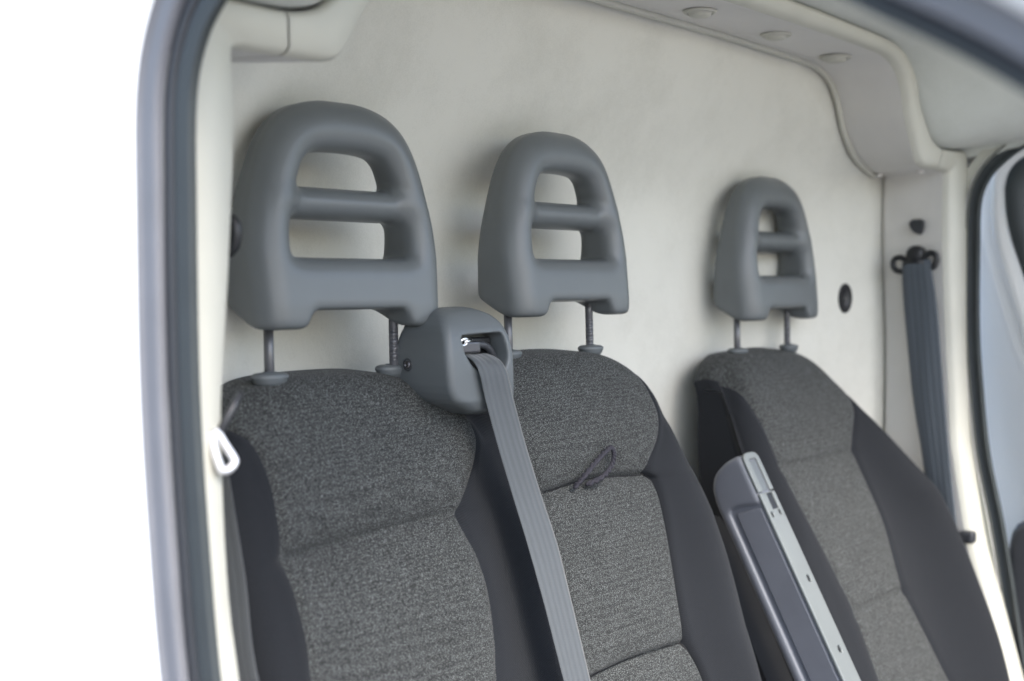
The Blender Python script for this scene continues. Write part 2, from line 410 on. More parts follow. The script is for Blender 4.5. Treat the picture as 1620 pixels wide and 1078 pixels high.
# roof lining running forward from the header, with cant rails down to both door openings
rowsR = []
sec0 = [(1.69, .474), (1.90, .472), (2.10, .468), (2.27, .462), (2.335, .449), (2.378, .428), (2.408, .397), (2.436, .357), (2.466, .320), (2.494, .296), (2.525, .284), (2.562, .281), (2.60, .281), (2.64, .284), (2.664, .287), (2.676, .280), (2.681, .262)]
sec1 = [(1.69, .56), (1.90, .556), (2.10, .545), (2.27, .525), (2.345, .508), (2.40, .488), (2.44, .465), (2.475, .44), (2.51, .41), (2.54, .385), (2.57, .362), (2.60, .342), (2.625, .328), (2.65, .318), (2.664, .312), (2.676, .308), (2.681, .29)]
c0 = catmull(sec0, 4); c1 = catmull(sec1, 4)
for (y, t) in [(1.06, 0), (1.0165, 0), (1.0, .03), (.985, .07), (.975, .10), (.965, .14), (.95, .2), (.93, .27), (.905, .36), (.88, .45), (.82, .65), (.75, .82), (.66, .95), (.58, 1), (.50, 1), (.42, 1)]:
    c = c0 * (1 - t) + c1 * t
    if y == 1.06: c = c + np.array([0, .004])
    oc = [q for q in OC_ if q[0] > .40 and q[1] > .1]; oc.sort(key=lambda q: q[0])
    zo = float(np.interp(y, [q[0] for q in oc], [q[1] for q in oc])) + .008 if y < .985 else .19
    if y < .945: c[-1][1] = max(zo + .020, .0); c[-2][1] = max(c[-2][1], c[-1][1] + .002)
    else: c[-1][1] = .272
    half = [(p[0], y, p[1]) for p in c]
    rowsR.append([(2 * XM - p[0], p[1], p[2]) for p in half[::-1]] + half[1:])
ncr = len(rowsR[0])
# windscreen side: lining drops off where the A pillars begin
mesh('roof_lining', [p for r in rowsR for p in r], grid_faces(len(rowsR), ncr, flip=True), M['roof_felt'], van)
# roof skin above
V = []
for y in (.36, .42, .6, 1.2, 2.4, 3.6):
    for t in np.linspace(-1, 1, 25):
        V.append((XM + 1.03 * t, y, .66 - .30 * abs(t) ** 5 - (.05 if y < .4 else 0)))
mesh('roof', V, grid_faces(6, 25, flip=True), M['white_paint'], van)

# door openings: rubber seal, painted flange and outer body, swept along the opening curve (Y, z)
def ring(prof, name, m, side, parent=van, OCc=OC):
    """prof: list of (outward distance from the opening edge, x relative to the side plane (negative = outwards))"""
    rows = []; n = len(OCc)
    for i in range(n):
        t = OCc[min(i + 1, n - 1)] - OCc[max(i - 1, 0)]; t = t / np.linalg.norm(t)
        nr = np.array([t[1], -t[0]])                # points away from the opening
        for (d, dx) in prof:
            k = min(1, max(0, (.50 - OCc[i][0]) / .12)) if (side < 0 and OCc[i][1] > -.3) else 0
            p = OCc[i] + nr * (d * (1 - k) + (d * .24 if d < .0305 else .0073 + (d - .0305) * .2 if d < .0398 else .0092 + (d - .0395) * .95) * k)
            x = .70 + dx if side < 0 else 2.68 - dx
            rows.append((x, p[0], p[1]))
    return mesh(name, rows, grid_faces(n, len(prof), flip=side > 0), m, parent)
def arc(cx, cy, r, a0, a1, n, e=1.0):
    return [(cx + r * math.cos(R(a)), cy + r * e * math.sin(R(a))) for a in np.linspace(a0, a1, n)]
seal_prof = [(.003, .022)] + arc(.0165, -.002, .0165, 165, 15, 12, -.55)[::1] + [(.033, .02)]
seal_prof = [(.004, .008), (.000, -.002), (.0005, -.003), (.004, -.003), (.012, -.004), (.019, -.0035), (.024, -.002), (.027, .001), (.028, .008)]
groove_prof = [(.027, .006), (.029, -.001), (.034, -.002), (.042, -.0015), (.046, .006)]
flange_prof = [(.0435, .006), (.0435, -.004), (.0445, -.008), (.047, -.010), (.053, -.0105), (.059, -.011), (.0635, -.012), (.066, -.016)]
for side in (-1, 1):
    ring(seal_prof, 'door_seal', M['rubber'], side)
    if side < 0: ring(groove_prof, 'seal_channel', M['dark_plastic'], side)
    ring([(.024, .008), (.027, .0045), (.034, .004), (.052, .004)], 'seal_surround', M['beige_trim'], side)
    if side < 0: ring(flange_prof, 'door_flange', M['flange'], side)
    else: ring([(.029, .012), (.030, -.004), (.036, -.012), (.060, -.024), (.14, -.030)], 'door_jamb', M['door_paint'], side)
# outer body side on the near side: B pillar and load-space panel, plus A pillar skin and sill
rows = []
sel = [i for i in range(len(OC))]
for i in sel:
    t = OC[min(i + 1, len(OC) - 1)] - OC[max(i - 1, 0)]; t = t / np.linalg.norm(t); nr = np.array([t[1], -t[0]])
    k = min(1, max(0, (.50 - OC[i][0]) / .12)) if OC[i][1] > -.3 else 0
    p0 = OC[i] + nr * (.065 * (1 - k) + .0335 * k)
    # outer target: far rear for the pillar half, roof edge / A pillar for the rest
    if OC[i][0] > .9 and OC[i][1] < .25: tgt = np.array([3.6, OC[i][1] * 1.0])
    elif OC[i][0] > .45: tgt = np.array([OC[i][0] + (OC[i][0] - .45) * 5.2, .50])
    else: tgt = p0 + nr * .075
    for (s, dx) in [(0, -.010), (.0025, -.018), (.02, -.030), (.25, -.047), (.6, -.047), (1, -.047 + (.04 if tgt[1] > .45 else 0))]:
        p = p0 * (1 - s) + tgt * s; rows.append((.70 + dx, p[0], p[1]))
mesh('body_side', rows, grid_faces(len(sel), 6), M['white_paint'], van)
# lower load-space panel and sill under the cab
V = [(.655, .80, -1.12), (.655, 3.6, -1.12), (.69, 3.6, -1.45), (.69, -.40, -1.45), (.655, -.40, -1.0)]
mesh('sill', [(.653, -.45, -1.10), (.653, .86, -1.10), (.66, .86, -1.42), (.66, -.45, -1.42), (.72, .86, -1.11), (.72, -.45, -1.11)], [(0, 1, 2, 3), (0, 5, 4, 1)], M['white_paint'], van, smooth=False)
# cab floor
mesh('cab_floor', [(.70, -.6, -1.15), (2.68, -.6, -1.15), (2.68, 1.36, -1.15), (.70, 1.36, -1.15)], [(0, 1, 2, 3)], M['dark_plastic'], van, smooth=False)
# inside cladding between header side and bulkhead, closing the pillar from behind
for side in (-1, 1):
    X = lambda x: x if side > 0 else 2 * XM - x
    mesh('side_wall', [(X(2.66), 1.19, -1.15), (X(2.66), 1.19, .62), (X(2.70), 3.6, .62), (X(2.70), 3.6, -1.15)], [(0, 1, 2, 3)], M['white_paint'], van, smooth=False)
mesh('far_body_side', [(2.71, 1.02, -1.15), (2.71, 1.02, .62), (2.73, 3.6, .62), (2.73, 3.6, -1.15)], [(0, 1, 2, 3)], M['white_paint'], van, smooth=False)

# driver's door, closed: painted inner skin stepping up to a raised panel, window opening with rubber, pane, trim card
def rr_poly(pts, n=5): return catmull(list(pts) + [pts[0]], n)[:-1]
WIN = np.array([(.947, .20), (.940, .232), (.920, .258), (.885, .272), (.80, .276), (.66, .262), (.52, .210), (.36, .120), (.20, .0), (.10, -.10), (.13, -.16), (.30, -.185), (.60, -.19), (.80, -.17), (.860, -.12), (.885, -.04), (.908, .03), (.932, .10), (.943, .15)])
WC = catmull(np.vstack([WIN, WIN[:1]]), 5)[:-1]
cen = WC.mean(0)
DOUT = np.array([(1.012, .20), (1.008, .27), (.985, .318), (.93, .335), (.80, .345), (.64, .33), (.48, .26), (.33, .17), (.17, .05), (-.02, -.09), (-.2, -.25), (-.36, -.6), (-.38, -1.1), (.2, -1.12), (.74, -1.12), (.85, -.95), (.96, -.54), (1.005, -.2), (1.012, .0), (1.014, .12)])
DC = catmull(np.vstack([DOUT, DOUT[:1]]), 8)[:-1]
def radial(Pl, ang):
    d = Pl - cen; a = np.arctan2(d[:, 1], d[:, 0]); r = np.hypot(d[:, 0], d[:, 1]); o = np.argsort(a)
    return np.interp(ang, a[o], r[o], period=2 * math.pi)
ang = np.linspace(-math.pi, math.pi, 240, endpoint=False)
ri = radial(WC, ang); ro = radial(DC, ang)
V = []
layers = [(1.0, 2.775), (.97, 2.752), (.93, 2.746), (0.80, 2.744), (.62, 2.742), (.56, 2.738), (.50, 2.728), (.44, 2.722), (.30, 2.720), (.12, 2.719), (0.04, 2.721), (.0, 2.728)]
def lay(s, x, rmin=.0):
    out = []
    for a, i_, o_ in zip(ang, ri, ro):
        w_ = min(o_ - i_, .085); r = i_ + w_ * s if s <= .999 else o_
        out.append((x, cen[0] + math.cos(a) * r, cen[1] + math.sin(a) * r))
    return out
door = None
V = []
for s, x in layers[1:][::-1]: V += lay(s, x)
V += [(2.748, cen[0] + math.cos(a) * o, cen[1] + math.sin(a) * o) for a, o in zip(ang, ro)]
V += [(2.80, cen[0] + math.cos(a) * o, cen[1] + math.sin(a) * o) for a, o in zip(ang, ro)]
nl = len(layers[1:]) + 2
door = mesh('driver_door', V, grid_faces(nl, 240, wrap=True, flip=False), M['door_paint'], van)
V = []
for (dr, x) in [(.004, 2.727), (.002, 2.717), (-.003, 2.712), (-.020, 2.711), (-.038, 2.714), (-.044, 2.722), (-.044, 2.735)]:
    V += [(x, cen[0] + math.cos(a) * (i_ + dr), cen[1] + math.sin(a) * (i_ + dr)) for a, i_ in zip(ang, ri)]
mesh('window_seal', V, grid_faces(7, 240, wrap=True), M['rubber'], door)
V = []
for xx in (2.730, 2.734): V += [(xx, cen[0] + math.cos(a) * (i_ - .034), cen[1] + math.sin(a) * (i_ - .034)) for a, i_ in zip(ang, ri)]
mesh('window_pane', V, [tuple(range(240)), tuple(range(240, 480))[::-1]] + grid_faces(2, 240, wrap=True), M['glass'], door, smooth=False)
# dark door card with rounded top corner
card = rpoly([(.895, -1.05), (.925, -.60), (.915, -.492), (.5, -.47), (-.2, -.45), (-.3, -1.05)], .05)
def fcard(X, Y, Z):
    d2 = poly_sdf(card, Y, Z); return ext(d2, abs(X - 2.715) - .032, .02)
Vc, Fcc = surface_net(fcard, (2.66, .2, -1.08), (2.77, .96, -.44), .008)
mesh('door_card', Vc, Fcc, M['dark_plastic'], door)

# ------------------------------------------------------------------ seat backs
def bez(pts):
    P = np.array(sorted(pts)); return lambda z: np.interp(z, P[:, 0], P[:, 1])
def smooth_curve(pts, n=6):
    """(z, x) keys ordered from the top down, smoothed; returns x(z)"""
    C = catmull(pts, n); o = np.argsort(C[:, 0]); C = C[o]
    return lambda z: np.interp(z, C[:, 0], C[:, 1])
def seat_back(parent, bounds, kinds, ztop, zbot, ybase, thick, rtop, rside, feat, mats, ncols, nrows=170, names=None, grow=0):
    """bounds: x(z) curves left to right; kinds: material key per strip; ztop(x). One mesh per strip, all on one surface."""
    nb = len(bounds)
    x0 = []; x = []
    def height(xa, z, b):
        e0 = xa - bounds[0](z); e1 = bounds[-1](z) - xa
        a = min(e0, e1)
        # rounding at the sides and over the top
        y = ybase(z)
        da = max(0, rside - a) / rside; db = max(0, rtop - b) / rtop
        d = min(1.0, math.hypot(da, db))
        y += (1 - math.sqrt(max(0, 1 - d * d))) * ((rside * da * da + rtop * db * db) / max(1e-9, da * da + db * db))
        return y + feat(xa, z, a, b)
    strips = []
    for s in range(nb - 1):
        m = ncols[s]
        u = (1 - np.cos(np.linspace(0, math.pi, m))) / 2 * .6 + np.linspace(0, 1, m) * .4
        V = []
        # rows, including the top/back wrap
        xt0 = bounds[s](ZT0[0]) if False else None
        for i in range(nrows):
            t = (i / (nrows - 1)) ** 1.15
            for q in u:
                # find top z for this column by fixed-point
                zz = -.15
                for _ in range(4):
                    xa = bounds[s](zz) * (1 - q) + bounds[s + 1](zz) * q; zz = ztop(xa)
                zt = zz
                z = zt * (1 - t) + zbot * t
                for _ in range(1):
                    xa = bounds[s](z) * (1 - q) + bounds[s + 1](z) * q
                V.append((xa, height(xa, z, max(zt, ztop(xa)) - z), z))
        nc = m; nr = nrows
        # wrap: top back row(s)
        top = V[:nc]
        zb = [(p[0], p[1] + thick * .5, p[2] + .002) for p in top]; zc = [(p[0], p[1] + thick, p[2] - .003) for p in top]
        V = zc + zb + V; nr += 2
        Fc = grid_faces(nr, nc, flip=True)
        if s == 0 or s == nb - 2:
            c = 0 if s == 0 else nc - 1
            base = len(V)
            sgn = -1 if s == 0 else 1
            E = [V[r_ * nc + c] for r_ in range(nr)]
            ex = 5
            for k in range(1, ex + 1):
                for r_, p in enumerate(E):
                    kk = k / ex
                    V.append((p[0] + sgn * .010 * math.sin(kk * math.pi * .9) * 0.0, (p[1] + (thick + grow * max(0, -.20 - p[2])) * kk) if r_ >= 2 else p[1] + (thick * kk if r_ == 2 else 0), p[2]))
            def id_(k, r_): return r_ * nc + c if k == 0 else base + (k - 1) * nr + r_
            for k in range(ex):
                for r_ in range(2, nr - 1):
                    q4 = (id_(k, r_), id_(k + 1, r_), id_(k + 1, r_ + 1), id_(k, r_ + 1))
                    Fc.append(q4 if s else q4[::-1])
        strips.append(mesh(names[s], V, Fc, M[mats[s]], parent))
    return strips
ZT0 = [-.13]
def G(d, wdt): return math.exp(-(d / wdt) ** 2)

# --- bench
bench = thing('double_seat', (1.31, 1.15, -1.15), 'double speckled grey seat nearest the open door, two headrests and a belt hood between', 'seat')
b0 = smooth_curve([(-.10, .862), (-.17, .845), (-.22, .835), (-.31, .832), (-.45, .835), (-.62, .83), (-.85, .83)])
b1 = smooth_curve([(-.10, .864), (-.155, .872), (-.18, .899), (-.21, .911), (-.252, .915), (-.308, .914), (-.35, .917), (-.393, .919), (-.445, .916), (-.60, .908), (-.85, .90)])
b2 = smooth_curve([(-.10, 1.265), (-.15, 1.278), (-.182, 1.286), (-.215, 1.277), (-.247, 1.258), (-.285, 1.228), (-.309, 1.213), (-.33, 1.216), (-.36, 1.227), (-.41, 1.233), (-.47, 1.230), (-.514, 1.22), (-.65, 1.20), (-.85, 1.20)])
b3 = smooth_curve([(-.10, 1.335), (-.15, 1.338), (-.20, 1.345), (-.24, 1.36), (-.30, 1.385), (-.33, 1.383), (-.45, 1.386), (-.56, 1.388), (-.62, 1.376), (-.85, 1.35)])
b4 = smooth_curve([(-.10, 1.690), (-.13, 1.693), (-.15, 1.698), (-.18, 1.704), (-.21, 1.704), (-.245, 1.688), (-.275, 1.662), (-.296, 1.648), (-.303, 1.655), (-.312, 1.663), (-.36, 1.664), (-.45, 1.657), (-.55, 1.654), (-.572, 1.661), (-.64, 1.680), (-.85, 1.70)])
b5 = smooth_curve([(-.10, 1.752), (-.20, 1.752), (-.24, 1.768), (-.30, 1.789), (-.38, 1.815), (-.455, 1.836), (-.56, 1.845), (-.66, 1.845), (-.85, 1.835)])
ZT = catmull([(.82, -.245), (.836, -.215), (.852, -.180), (.875, -.150), (.92, -.128), (.98, -.1165), (1.07, -.113), (1.15, -.116), (1.20, -.130), (1.25, -.152), (1.285, -.178), (1.31, -.185), (1.335, -.165), (1.36, -.135), (1.39, -.115), (1.44, -.107), (1.53, -.104), (1.61, -.108), (1.66, -.119), (1.70, -.138), (1.728, -.158), (1.744, -.182), (1.753, -.215)], 4)
ztb = lambda x: float(np.interp(x, ZT[:, 0], ZT[:, 1]))
YB = catmull([(-.09, 1.172), (-.14, 1.168), (-.20, 1.153), (-.26, 1.138), (-.31, 1.121), (-.40, 1.095), (-.50, 1.067), (-.62, 1.033), (-.86, .96)], 5)
yb = lambda z: float(np.interp(-z, -YB[:, 0], YB[:, 1]))
def feat_b(x, z, a, b):
    f = 0
    # soft crease of the left back, curving across
    if x < 1.30:
        zc = -.309 - .006 * math.cos((x - .91) / .3 * math.pi)
        inside = 1 / (1 + math.exp(-(x - b1(z) + .0) / .012)) / (1 + math.exp((x - b2(z)) / .012))
        f += inside * (.008 * G(z - zc, .006) + .013 * G(z - zc, .018) - .012 * G(z - (zc + .075), .05) - .010 * G(z - (zc - .09), .06))
        f += inside * .0025 * math.sin((x * 23 + z * 9)) * G(z - zc, .06)
        f += .004 * G(x - b1(z), .006) + .004 * G(x - b2(z), .006)
        f -= .014 * G(x - (b0(z) + b1(z)) / 2, .05) * min(1, max(0, (-.17 - z) / .3))
    if x > 1.26:
        inside = 1 / (1 + math.exp(-(x - b3(z)) / .006)) / (1 + math.exp((x - b4(z)) / .006))
        u = (x - 1.38) / .28
        zc = -.300 - .002 * math.cos(u * math.pi * 2) + .004 * (1 - min(1, abs(u - .5) * 2))
        f += inside * (.013 * G(z - zc, .0055) + .010 * G(z - zc, .02) - .012 * G(z - (zc + .07), .055) - .006 * G(z - (zc - .12), .08))
        zc2 = -.557 - .002 * math.cos(u * math.pi * 2)
        f += inside * (.012 * G(z - zc2, .005) + .007 * G(z - zc2, .02))
        sharp = min(1, max(0, (-.285 - z) / .02))
        f += (.004 + .008 * sharp) * G(x - b4(z), .0045) + .004 * G(x - b3(z), .006)
        f -= .030 * G(x - (b4(z) * .45 + b5(z) * .55), .055) * min(1, max(0, (-.17 - z) / .2))
    f += .010 * G(x - 1.31, .045) * min(1, max(0, (-.15 - z) / .05))
    return f
bn = seat_back(bench, [b0, b1, b2, b3, b4, b5], None, ztb, -.84, yb, .105, .045, .05, feat_b,
               ['plain', 'knit', 'plain', 'knit', 'plain'], [14, 60, 24, 60, 26], names=['side_bolster', 'insert_panel', 'centre_panel', 'insert_panel', 'side_bolster'])
# seam piping beside the lower panel of the second back
def surf_b(x, z, off=.0): return (x, yb(z) + feat_b(x, z, 9, 9) - off, z)
pth = [surf_b(b4(z) + .001, z, .0) for z in np.linspace(-.302, -.80, 90)]
mesh('seam_piping', *tube(pth, .0022, 8), M['seam'], bench)
pth = [surf_b(x, -.300 - .002 * math.cos((x - 1.38) / .28 * math.pi * 2) + .004 * (1 - min(1, abs((x - 1.38) / .28 - .5) * 2)), .001) for x in np.linspace(1.385, 1.655, 40)]
mesh('seam_piping', *tube(pth, .0016, 8), M['seam'], bench)
pth = [surf_b(x, -.557 - .002 * math.cos((x - 1.38) / .28 * math.pi * 2), .001) for x in np.linspace(1.388, 1.655, 40)]
mesh('seam_piping', *tube(pth, .0015, 8), M['seam'], bench)
# little twisted pull loop at the seam
lp = []
ctrl = [(1.460, .004, -.297), (1.478, -.010, -.279), (1.505, -.017, -.261), (1.528, -.020, -.249), (1.541, -.020, -.246), (1.547, -.019, -.256), (1.539, -.016, -.272), (1.517, -.010, -.287), (1.490, .003, -.297)]
lc = catmull([(x, yb(z) + dy - .004, z) for x, dy, z in ctrl], 10)
for ph in (0, math.pi):
    pp = []
    for i, p in enumerate(lc):
        a = i * .9 + ph; pp.append((p[0] + .0018 * math.cos(a), p[1] + .0018 * math.sin(a), p[2] + .0018 * math.sin(a + .7)))
    lp.append(tube(pp, .0026, 8))
V, Fc = merge(*lp)
mesh('pull_loop', V, Fc, mat('dark purple cord', (.022, .021, .030), .8), bench)

# --- driver's seat
drv = thing('single_seat', (2.24, 1.1, -1.15), 'single grey seat on the far side with one headrest and folded-up armrest', 'seat')
d0 = smooth_curve([(-.10, 2.036), (-.20, 2.034), (-.30, 2.028), (-.45, 2.024), (-.60, 2.024), (-.85, 2.024)])
d1 = smooth_curve([(-.10, 2.038), (-.175, 2.041), (-.20, 2.048), (-.24, 2.060), (-.28, 2.070), (-.336, 2.079), (-.40, 2.088), (-.46, 2.102), (-.53, 2.122), (-.587, 2.136), (-.64, 2.132), (-.71, 2.120), (-.85, 2.10)])
d2 = smooth_curve([(-.10, 2.425), (-.20, 2.432), (-.248, 2.428), (-.29, 2.405), (-.338, 2.380), (-.40, 2.382), (-.478, 2.382), (-.54, 2.368), (-.592, 2.356), (-.64, 2.362), (-.71, 2.370), (-.85, 2.375)])
d3 = smooth_curve([(-.10, 2.468), (-.20, 2.468), (-.25, 2.478), (-.33, 2.522), (-.42, 2.562), (-.50, 2.578), (-.60, 2.575), (-.72, 2.535), (-.85, 2.45)])
ZD = catmull([(2.018, -.24), (2.034, -.200), (2.042, -.180), (2.056, -.160), (2.085, -.143), (2.12, -.132), (2.24, -.128), (2.32, -.136), (2.37, -.150), (2.41, -.176), (2.44, -.205), (2.463, -.238), (2.475, -.26)], 4)
ztd = lambda x: float(np.interp(x, ZD[:, 0], ZD[:, 1]))
YD = catmull([(-.10, 1.195), (-.15, 1.19), (-.20, 1.178), (-.30, 1.14), (-.45, 1.07), (-.60, 1.0), (-.72, .94), (-.88, .86)], 5)
yd = lambda z: float(np.interp(-z, -YD[:, 0], YD[:, 1]))
def feat_d(x, z, a, b):
    inside = 1 / (1 + math.exp(-(x - d1(z)) / .01)) / (1 + math.exp((x - d2(z)) / .01))
    f = inside * (.008 * G(z + .337, .009) - .008 * G(z + .26, .05) + .008 * G(z + .60, .010) - .006 * G(z + .46, .08))
    f += .005 * G(x - d1(z), .007) + .005 * G(x - d2(z), .007)
    k = min(1, max(0, (-.2 - z) / .22))
    f -= .078 * G(x - (d2(z) * .22 + d3(z) * .78), .065) * k
    f -= .008 * G(x - (d0(z) * .3 + d1(z) * .7), .03) * k
    return f
seat_back(drv, [d0, d1, d2, d3], None, ztd, -.86, yd, .055, .05, .040, feat_d, ['plain', 'knit', 'plain'], [22, 60, 30], names=['side_bolster', 'insert_panel', 'side_bolster'], grow=.36)

# dark moulded shells closing the backs
for par, xa, xb, yf_, zt_, thk in ((drv, 1.945, 2.50, yd, -.43, .12), (bench, .85, 1.82, yb, -.30, .11)):
    V = []
    zs_ = np.linspace(zt_, -.90, 24)
    for z_ in zs_:
        for x_ in np.linspace(xa, xb, 12): V.append((x_, yf_(z_) + thk + .02 * max(0, 1 - (zt_ - z_) / .05), z_))
    for z_ in zs_:
        for x_ in np.linspace(xa, xb, 12): V.append((x_, yf_(z_) + thk + .06, z_))
    ne = 12 * 24
    Fc = grid_faces(24, 12) + grid_faces(24, 12, ne, flip=True)
    Fc += [(k, k + 1, ne + k + 1, ne + k) for k in range(11)] + [(k * 12, ne + k * 12, ne + (k + 1) * 12, (k + 1) * 12) for k in range(23)] + [(k * 12 + 11, (k + 1) * 12 + 11, ne + (k + 1) * 12 + 11, ne + k * 12 + 11) for k in range(23)]
    mesh('back_shell', V, Fc, M['black_plastic'], par, smooth=False)

# ------------------------------------------------------------------ headrests
out_pts = [(.1425, -.10), (.1430, -.05), (.1440, .0), (.1462, .04), (.1485, .075), (.1492, .098), (.1455, .135), (.1378, .170), (.1285, .205), (.1165, .235), (.099, .260), (.073, .2775), (.038, .2870), (0, .2885)]
out_poly = catmull(out_pts + [(-x, z) for x, z in out_pts[::-1][1:]], 4)
hole_pts = [(0, .087), (.070, .087), (.091, .089), (.098, .099), (.097, .130), (.088, .165), (.079, .192), (.067, .213), (.046, .2235), (0, .2265)]
hole_poly = catmull(hole_pts + [(-x, z) for x, z in hole_pts[::-1][1:-1]] + [hole_pts[0]], 4)[:-1]
def f_head(X, Y, Z):
    X2, Z2 = X[:, 0, :], Z[:, 0, :]
    d2 = poly_sdf(out_poly, X2, Z2)[:, None, :]; dh = poly_sdf(hole_poly, X2, Z2)[:, None, :]
    T = .0465 - .0205 * np.clip((Z - .03) / .24, 0, 1)
    yc = Y + .004 * np.clip((Z - .1) / .18, 0, 1)
    front = ext(d2, abs(yc) - T, .036); back = ext(d2, abs(yc) - T, .012)
    k = np.clip(.5 - Y / .03, 0, 1); body = front * k + back * (1 - k)
    # dished front face round the openings
    body = smax(body, -(dh + .003), .028)
    body = smax(body, -(Z - .002), .012)
    bar = np.sqrt(((Z - .158) / .0205) ** 2 + ((Y - .004) / .030) ** 2) - 1
    bar = bar * .0205
    bar = np.maximum(bar, abs(X) - .112)
    body = smin(body, bar, .014)
    notch = smax(abs(X) - .084 + Z * .35, Z - .025, .012)
    body = smax(body, -notch, .010)
    cham = (Z - .004) - (Y + .004) * .62           # chamfer under the rear edge of the feet
    body = smax(body, -cham * .85, .008)
    return body
HV, HF = surface_net(f_head, (-.158, -.054, -.008), (.158, .054, .296), .0032)
HV[:, 0] += .021
# relax once to hide the lattice
nbr = [[] for _ in range(len(HV))]
E = np.concatenate([HF[:, [0, 1]], HF[:, [1, 2]], HF[:, [2, 3]], HF[:, [3, 0]]]); E = np.concatenate([E, E[:, ::-1]])
for _ in range(2):
    acc = np.zeros_like(HV); cn = np.zeros(len(HV)); np.add.at(acc, E[:, 0], HV[E[:, 1]]); np.add.at(cn, E[:, 0], 1)
    HV = HV * .45 + acc / cn[:, None] * .55
head_me = bpy.data.meshes.new('headrest'); head_me.from_pydata(HV.tolist(), [], HF.tolist()); head_me.update()
head_me.polygons.foreach_set('use_smooth', [True] * len(head_me.polygons)); head_me.materials.append(M['headrest_plastic'])
def post(notched):
    pr = [(.0062, -.09)]; z = -.09
    if notched:
        z = -.045
        while z < .002:
            pr += [(.0062, z), (.0046, z + .0012), (.0046, z + .0042), (.0062, z + .0068)]; z += .0095
    pr += [(.0062, .03)]
    V_, F_ = lathe([(.0062, z_) for _, z_ in pr], (0, 0, 0), 16)
    out = []
    for i, p in enumerate(V_):
        rr = pr[i // 16][0]; p = list(p)
        if rr < .006 and (p[0] * .6 + p[1] * .8) < -.002: p[0] *= .62; p[1] *= .62
        out.append(p)
    return out, F_
PM = []
for k in (False, True):
    v_, f_ = post(k); me = bpy.data.meshes.new('post'); me.from_pydata([tuple(p) for p in v_], [], f_); me.update()
    me.polygons.foreach_set('use_smooth', [True] * len(me.polygons)); me.materials.append(M['post_metal']); PM.append(me)
v_, f_ = lathe([(.0005, .0065), (.008, .0065), (.0085, .0055), (.017, .0050), (.0205, .0038), (.0225, .0015), (.0225, -.0015), (.0212, -.0030), (.0208, -.0050), (.016, -.012)], (0, 0, 0), 36, 1.12, .78)
GMe = bpy.data.meshes.new('post_guide'); GMe.from_pydata([tuple(p) for p in v_], [], [f[::-1] for f in f_]); GMe.update()
GMe.polygons.foreach_set('use_smooth', [True] * len(GMe.polygons)); GMe.materials.append(M['grey_plastic'])
def link(name, me, parent, loc, rot=(0, 0, 0)):
    o = bpy.data.objects.new(name, me); COL.objects.link(o); o.parent = parent; o.location = Vector(loc) - wloc(parent); o.rotation_euler = rot; return o
def headrest(parent, x, y, z, zg, lean, gy, yaw=0, dx=0):
    h = link('headrest', head_me, parent, (x + dx, y, z))
    h.rotation_euler = (R(-lean), 0, R(yaw))
    for i, s in enumerate((-1, 1)):
        p = bpy.data.objects.new('post', PM[1 if s > 0 else 0]); COL.objects.link(p); p.parent = h; p.location = (s * .1 - dx, .004, 0); p.rotation_euler = (R(lean * .3), 0, 0)
        g_ = link('post_guide', GMe, parent, (x + s * .1 + (.002 if s > 0 else -.002), gy, zg(x + s * .1) + .0065))
headrest(bench, 1.072, 1.208, -.0575, lambda x: -.1185, 2, 1.212, -3, -.011)
hl = headrest(bench, 1.526, 1.220, -.0520, lambda x: -.1095, 3, 1.222)
headrest(drv, 2.240, 1.250, -.0735, lambda x: -.135, 2, 1.250)

# ------------------------------------------------------------------ belt hood on the bench
HX0, HX1 = 1.174, 1.307
def f_hood(X, Y, Z):
    zt = -.026 - .0 * X
    # front view outline
    P = chaikin([(HX0 + .006, -.150), (HX0, -.10), (HX0 + .004, -.055), (HX0 + .022, -.030), (HX0 + .07, -.026), (HX1 - .045, -.028), (HX1 - .012, -.044), (HX1 - .001, -.080), (HX1, -.13), (HX1 - .001, -.168), (HX1 - .022, -.175), (HX1 - .065, -.175), (HX0 + .045, -.166)], 2, True)
    d2 = poly_sdf(P, X[:, 0, :], Z[:, 0, :])[:, None, :]
    # side view outline (Y, Z): front face leans, top rounded back
    Q = chaikin([(1.106, -.185), (1.106, -.10), (1.113, -.062), (1.134, -.032), (1.165, -.0255), (1.192, -.036), (1.212, -.085), (1.224, -.13), (1.228, -.185)], 2, True)
    dq = poly_sdf(Q, Y[0], Z[0])[None, :, :]
    b = ext(d2, dq, .010)
    # mouth
    Mq = rpoly([(1.204, -.0665), (1.288, -.0645), (1.293, -.098), (1.285, -.1125), (1.238, -.1145), (1.220, -.107), (1.206, -.088)], .008)
    dm = poly_sdf(Mq, X[:, 0, :], Z[:, 0, :])[:, None, :]
    mouth = np.maximum(dm, Y - 1.150)
    return smax(b, -mouth, .004)
Vh, Fh = surface_net(f_hood, (1.17, 1.09, -.20), (1.345, 1.24, -.012), .0021)
hood = mesh('belt_hood', Vh, Fh, M['grey_plastic'], bench)
Vv, Ff = lathe([(.0055, .002), (.0055, -.0015), (.0045, -.003), (.0028, -.003), (.0025, -.0015), (.0003, -.0015)], (HX0 + .0015, 1.183, -.106), 20, axis='X')
mesh('screw', Vv, Ff, M['screw_metal'], hood)
Vv, Ff = lathe([(.0085, .002), (.0085, -.0005), (.0072, -.001), (.0065, .001)], (HX0 + .0012, 1.183, -.106), 24, axis='X')
mesh('screw_recess', Vv, Ff, M['dark_plastic'], hood)
rbox('mouth_shade', (1.249, 1.139, -.092), (.040, .003, .021), .002, .002, M['black_plastic'], hood)  # black slab added for the shade deep in the hood's mouth
rbox('steel_bracket', (1.232, 1.128, -.083), (.018, .008, .0075), .002, .0012, M['screw_metal'], hood)
